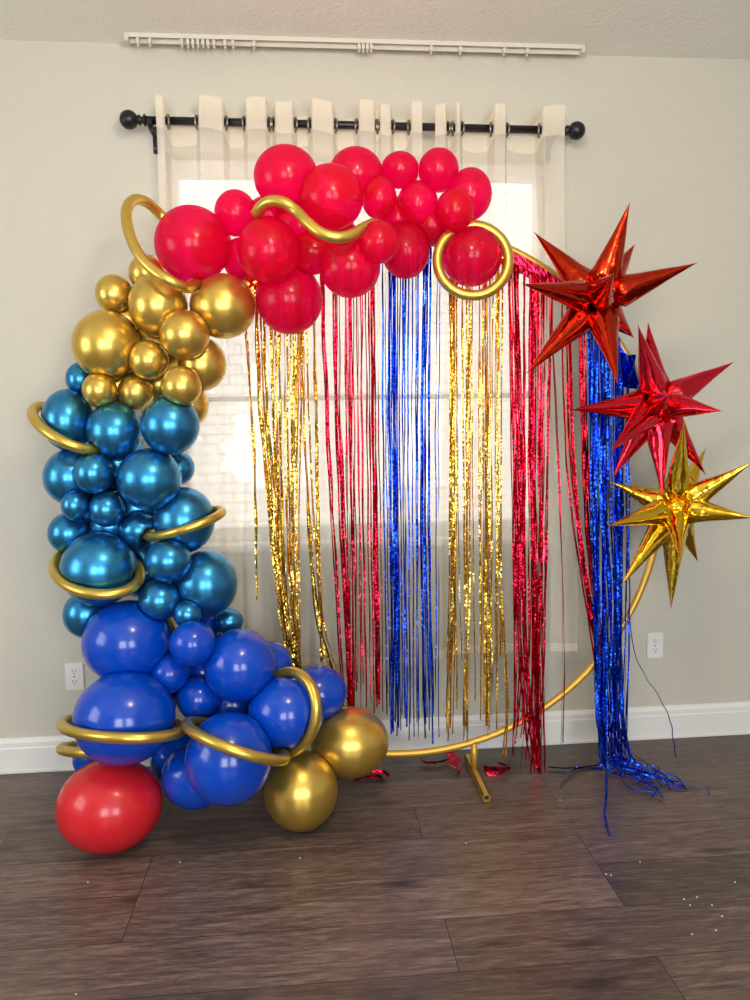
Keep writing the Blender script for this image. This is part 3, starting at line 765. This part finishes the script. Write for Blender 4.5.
def bundle(root, mat, n, path, s0, s1, yj=14, Y=-.2445, dY=.007, width=.0050, grav=True, top=True):
    """path in pixels at the fringe's own distance; every strand keeps its place across the bundle"""
    for i in range(n):
        u = random.uniform(-1, 1); v = random.uniform(-1, 1); N_ = len(path); pts = []
        e = random.uniform(-yj, yj*.35)
        for k, (x, y) in enumerate(path):
            f_ = k/(N_-1); sp = s0*(1-f_)+s1*f_
            yy = y + (e if k == N_-1 else 0)
            pts.append(P(x+u*sp+random.uniform(-.5, .5), yy, Y+v*dY))
        if top:
            t0 = pts[0]; zh = hoop_z(t0.x)-.045
            if zh > t0.z+.02: pts.insert(0, Vector((t0.x, HY-.0205, zh)))
        add_strand(root, pts, mat, width*random.uniform(.75, 1.25), random.uniform(4, 14))
def header(root, mat, xa, xb, drop=.045, n=26):
    """the taped film band over the hoop"""
    V = []; Fc = []; a0 = math.acos(max(-1, min(1, (P(xa, 300, HY).x-hc.x)/hr))); a1 = math.acos(max(-1, min(1, (P(xb, 300, HY).x-hc.x)/hr)))
    for i in range(n+1):
        t = a0+(a1-a0)*i/n; d = Vector((math.cos(t), 0, math.sin(t)))
        c_ = .003*math.sin(i*1.9); o_ = hc + d*(hr-.009)
        for k, dr in enumerate((0, .012, .026, .040, .055)):
            V.append(o_ + Vector((c_*k*.5, -.0165-.0015*math.sin(i*1.1+k*1.7), -dr)))
    m_ = 5
    for i in range(n):
        for k in range(m_-1): Fc.append((i*m_+k, i*m_+k+1, (i+1)*m_+k+1, (i+1)*m_+k))
    o = mesh('header_band', V, Fc, M[mat.replace('f_', 'h_')], None, smooth=False); off(o, root)
def fringe(label, xa, xb, mat, group='foil fringe curtains hanging from the hoop'):
    x = P((xa+xb)/2, 300, HY).x
    r = empty('foil_fringe_curtain', (x, HY, hoop_z(x))); header(r, mat, xa, xb)
    return tag(r, label, 'foil curtain', group)

g1 = fringe('gold foil fringe curtain gathered at the left, tucked behind the blue balloons', 244, 322, 'f_gold')
bundle(g1, 'f_gold', 3, [(246, 336), (254, 448), (256, 536), (257, 603)], 1.5, 1, 8)
bundle(g1, 'f_gold', 15, [(261, 320), (264, 400), (270, 480), (277, 560), (288, 640), (297, 672)], 5.5, 3.5, 8)
bundle(g1, 'f_gold', 26, [(287, 332), (287, 420), (288, 520), (291, 590), (294, 650), (297, 675)], 17, 4, 10)
bundle(g1, 'f_gold', 8, [(303, 330), (306, 430), (312, 540), (320, 620), (333, 668), (345, 708)], 4, 3, 10)
bundle(g1, 'f_gold', 5, [(315, 326), (317, 420), (319, 520), (321, 610), (323, 665)], 2.5, 2, 10)
r1 = fringe('red foil fringe curtain left of the first blue one, thick strand then thin streaks', 322, 381, 'f_red')
bundle(r1, 'f_red', 12, [(336, 296), (338, 400), (343, 536), (348, 640), (351, 712)], 4, 2.5, 12)
bundle(r1, 'f_red', 5, [(323, 320), (328, 440), (333, 540), (343, 690)], 2, 2, 14)
bundle(r1, 'f_red', 32, [(361, 290), (362, 420), (364, 560), (366, 712)], 17, 18, 30, width=.0044)
bundle(r1, 'f_red', 4, [(372, 300), (373, 400), (375, 560), (377, 706)], 2, 2, 14)
b1 = fringe('royal blue foil fringe curtain at the middle of the hoop', 381, 446, 'f_blue')
bundle(b1, 'f_blue', 11, [(393, 275), (393, 400), (395, 560), (396, 732)], 3.5, 4.5, 20)
bundle(b1, 'f_blue', 11, [(427, 275), (425, 400), (425, 560), (429, 738)], 4, 4.5, 25)
bundle(b1, 'f_blue', 27, [(412, 275), (411, 420), (412, 560), (413, 725)], 30, 27, 45, width=.0044)
g2 = fringe('gold foil fringe curtain between the middle blue and the red one', 446, 508, 'f_gold')
bundle(g2, 'f_gold', 12, [(454, 290), (454, 420), (453, 560), (450, 735)], 4, 4, 25)
bundle(g2, 'f_gold', 8, [(486, 290), (486, 420), (487, 560), (488, 732)], 3, 2.5, 14)
bundle(g2, 'f_gold', 7, [(467, 290), (467, 420), (467, 560), (464, 738)], 3, 3, 20)
bundle(g2, 'f_gold', 24, [(477, 290), (477, 420), (478, 560), (479, 715)], 29, 24, 60, width=.0044)
bundle(g2, 'f_gold', 4, [(497, 300), (498, 520), (505, 680), (506, 720), (503, 768)], 2, 3, 14)
r2 = fringe('red foil fringe curtain right of centre reaching the floor, below the dark red star', 508, 562, 'f_red')
bundle(r2, 'f_red', 15, [(513, 285), (517, 390), (519, 500), (522, 640), (531, 735), (536, 772)], 4.5, 5, 12)
bundle(r2, 'f_red', 17, [(534, 300), (534, 450), (537, 560), (538, 660), (540, 735), (541, 774)], 5, 4.5, 10)
bundle(r2, 'f_red', 34, [(531, 290), (530, 420), (530, 560), (529, 690), (524, 755)], 22, 12, 60, width=.0044)
bundle(r2, 'f_red', 3, [(552, 340), (556, 430), (561, 560), (563, 660), (561, 750)], 2, 2, 14, width=.0034)
r3 = fringe('narrow red foil fringe curtain slanting down behind the blue tassel', 564, 588, 'f_red')
bundle(r3, 'f_red', 13, [(567, 345), (570, 450), (578, 534), (589, 606), (598, 665), (602, 745)], 5, 3, 40, Y=-.240, dY=.003)
bundle(r3, 'f_red', 11, [(581, 345), (584, 450), (588, 534), (594, 590), (601, 660), (604, 752)], 4, 3, 40, Y=-.240, dY=.003)
b2 = fringe('royal blue foil fringe gathered into a tassel at the right, spilling over the floor', 588, 637, 'f_blue')
# crumpled end of the header film by the hoop
V = []; Fc = []
for i in range(11):
    for j in range(7):
        p = P(619+i*1.75, 352+j*5.6+i*.5, HY-.034); V.append(p + Vector((0, .014*math.sin(i*1.3+j*.9), .004*math.sin(j*2.1+i))))
for i in range(10):
    for j in range(6): Fc.append((i*7+j, i*7+j+1, (i+1)*7+j+1, (i+1)*7+j))
off(mesh('header_flap', V, Fc, M['h_blue'], None, smooth=False), b2)
def pool(n, x0, x1, ends, tops, s):
    for i in range(n):
        u = random.uniform(-1, 1); v = random.uniform(-1, 1)
        xt = tops+u*s; ex, ey = random.choice(ends); ex += random.uniform(-14, 12); ey += random.uniform(-9, 9)
        xm = x0+(x1-x0)*(u*.5+.5)
        Y = -.258+.008*v
        pts = [P(xt, 345, Y), P(xt*.6+xm*.4+1.5*v, 480, Y-.0), P(xm, 600, Y), P(xm+2*v, 680, Y), P(xm+3+2*v, 728, Y-.01)]
        f0 = PZ(xm+6+random.uniform(-3, 14), 762+random.uniform(-6, 8), .02); f0.z = random.uniform(.012, .045)
        f1 = PZ(ex, ey, .006)
        mid = f0.lerp(f1, .55)+Vector((random.uniform(-.03, .03), random.uniform(-.02, .02), random.uniform(0, .02)))
        m2 = f0.lerp(f1, .8)+Vector((random.uniform(-.04, .04), random.uniform(-.03, .03), random.uniform(0, .012)))
        pts += [f0, mid, m2, f1]
        t0 = pts[0]; pts.insert(0, Vector((t0.x, HY-.0205, hoop_z(t0.x)-.045)))
        add_strand(b2, pts, 'f_blue', .0048*random.uniform(.8, 1.2), random.uniform(4, 14))
pool(28, 594, 606, [(640, 772), (650, 782), (664, 790), (690, 791), (672, 778), (628, 770), (618, 768)], 599, 11)
pool(20, 608, 622, [(660, 780), (640, 776), (655, 795), (697, 793), (680, 786)], 608, 13)
bundle(b2, 'f_blue', 12, [(621, 390), (621, 480), (620, 580), (617, 700), (616, 745)], 6, 6, 30, Y=-.252)
bundle(b2, 'f_blue', 12, [(600, 350), (599, 480), (602, 600), (606, 700), (607, 752)], 9, 9, 30, Y=-.262)
bundle(b2, 'f_blue', 3, [(628, 400), (628, 560), (628, 650), (624, 745)], 1.5, 2.5, 20)
pts = px_path([(603, 500, -.26), (604, 661, -.27), (606, 723, -.28)]) + [PZ(606, 790, .03), PZ(604, 815, .006), PZ(609, 836, .006)]
for k in range(2): add_strand(b2, [p+Vector((k*.003, 0, k*.001)) for p in pts], 'f_blue', .005, 4)
add_strand(b2, px_path([(628, 560, -.24), (632, 640, -.24), (643, 672, -.23), (658, 695, -.22), (670, 720, -.21), (673, 738, -.205), (676, 758, -.2)]), 'f_blue', .0035, 8)
for pp in ([(602, 768), (585, 767), (572, 771), (560, 784)], [(600, 764), (570, 768), (548, 767)]):
    add_strand(b2, [P(601, 660, -.245), P(601, 735, -.245)] + [PZ(x, y, .008) for x, y in pp], 'f_blue', .008, 5)

# loose foil scraps on the floor
def scrap(label, lists, mat):
    c = sum([PZ(x, y, 0) for l in lists for x, y in l], Vector())/sum(len(l) for l in lists); c.z = 0
    r = empty('foil_scrap', c)
    for l in lists: add_strand(r, [PZ(x, y, .006+.010*random.random()) for x, y in l], mat, .012, 7, 'strip', avoid=False)
    return tag(r, label, 'foil strip', 'loose foil strips on the floor')
scrap('crumpled red foil strips on the floor beside the gold balloon', [[(348, 779), (362, 776), (376, 777), (388, 780)], [(355, 780), (372, 772), (386, 773), (389, 777)], [(366, 777), (378, 775), (384, 780)]], 'f_red')
scrap('dark red foil strip curled on the floor left of the gold foot bar', [[(420, 757), (424, 762), (440, 762), (452, 757)], [(446, 750), (452, 760), (459, 765), (456, 772)], [(444, 753), (452, 752), (460, 762)], [(462, 771), (456, 768), (449, 764)]], 'f_red')
scrap('red foil strips curled on the floor right of the gold foot bar', [[(484, 771), (494, 768), (506, 769), (509, 764)], [(488, 774), (500, 773), (507, 766), (498, 763)], [(484, 767), (500, 770), (510, 768)]], 'f_red')
# glitter flecks
V = []; Fc = []
for x, y in [(690, 905), (697, 897), (684, 899), (716, 930), (692, 934), (722, 916), (640, 862), (611, 875), (606, 874), (466, 843), (88, 882), (76, 994), (735, 882), (712, 905), (560, 800), (300, 858), (180, 862)]:
    p = PZ(x, y, .002); a = random.uniform(0, 3); s = .0022; i = len(V)
    for k in range(4): V.append(p+Vector((math.cos(a+k*1.57)*s, math.sin(a+k*1.57)*s, .0004*(k % 2))))
    for k in range(4): V.append(V[i+k]+Vector((0, 0, -.0012)))
    Fc += [(i, i+1, i+2, i+3), (i+4, i+7, i+6, i+5)] + [(i+k, i+4+k, i+4+(k+1) % 4, i+(k+1) % 4) for k in range(4)]
tag(mesh('glitter', V, Fc, M['white'], smooth=False), 'tiny pale specks scattered on the dark plank floor', 'glitter', kind='stuff')

# ------------------------------------------------------------------ light
def area(name, loc, rot, sx, sy, power, col, shape='RECTANGLE'):
    l = bpy.data.lights.new(name, 'AREA'); l.shape = shape; l.size = sx; l.size_y = sy; l.energy = power; l.color = col
    o = bpy.data.objects.new(name, l); C.objects.link(o); o.location = loc; o.rotation_euler = rot; return o
for i, (a, b, c, d) in enumerate(fw):
    area('daylight', ((a+b)/2, YF-.16, (c+d)/2), (math.radians(105), 0, 0), b-a, d-c, 60, (.90, .95, 1))
a, b, c, d = lw
area('daylight', (XL-.16, (a+b)/2, (c+d)/2), (math.radians(90), 0, math.radians(-90)), b-a, d-c, 24, (.92, .98, 1))
l = bpy.data.lights.new('ceiling_lamp', 'POINT'); l.energy = 30; l.color = (1, .80, .54); l.shadow_soft_size = .13
o = bpy.data.objects.new('ceiling_lamp', l); C.objects.link(o); o.location = (.2, -1.7, H-.32)
s = bpy.data.lights.new('sun', 'SUN'); s.energy = 3.2; s.angle = math.radians(1); s.color = (1, .95, .88)
so = bpy.data.objects.new('sun', s); C.objects.link(so); so.rotation_euler = (math.radians(38), 0, math.radians(12))
w = bpy.data.worlds.new('World'); sc.world = w; w.use_nodes = True
bg = w.node_tree.nodes['Background']; bg.inputs[0].default_value = (1, .97, .91, 1); bg.inputs[1].default_value = 2.0

vs = sc.view_settings
sc.display_settings.display_device = 'sRGB'
vs.view_transform = 'Standard'; vs.look = 'None'; vs.gamma = 1; vs.exposure = 0; vs.use_curve_mapping = False
sc.cycles.transparent_max_bounces = 32; sc.cycles.max_bounces = 10
sc.cycles.sample_clamp_indirect = 6; sc.cycles.use_denoising = True
sc.cycles.caustics_reflective = False; sc.cycles.caustics_refractive = False
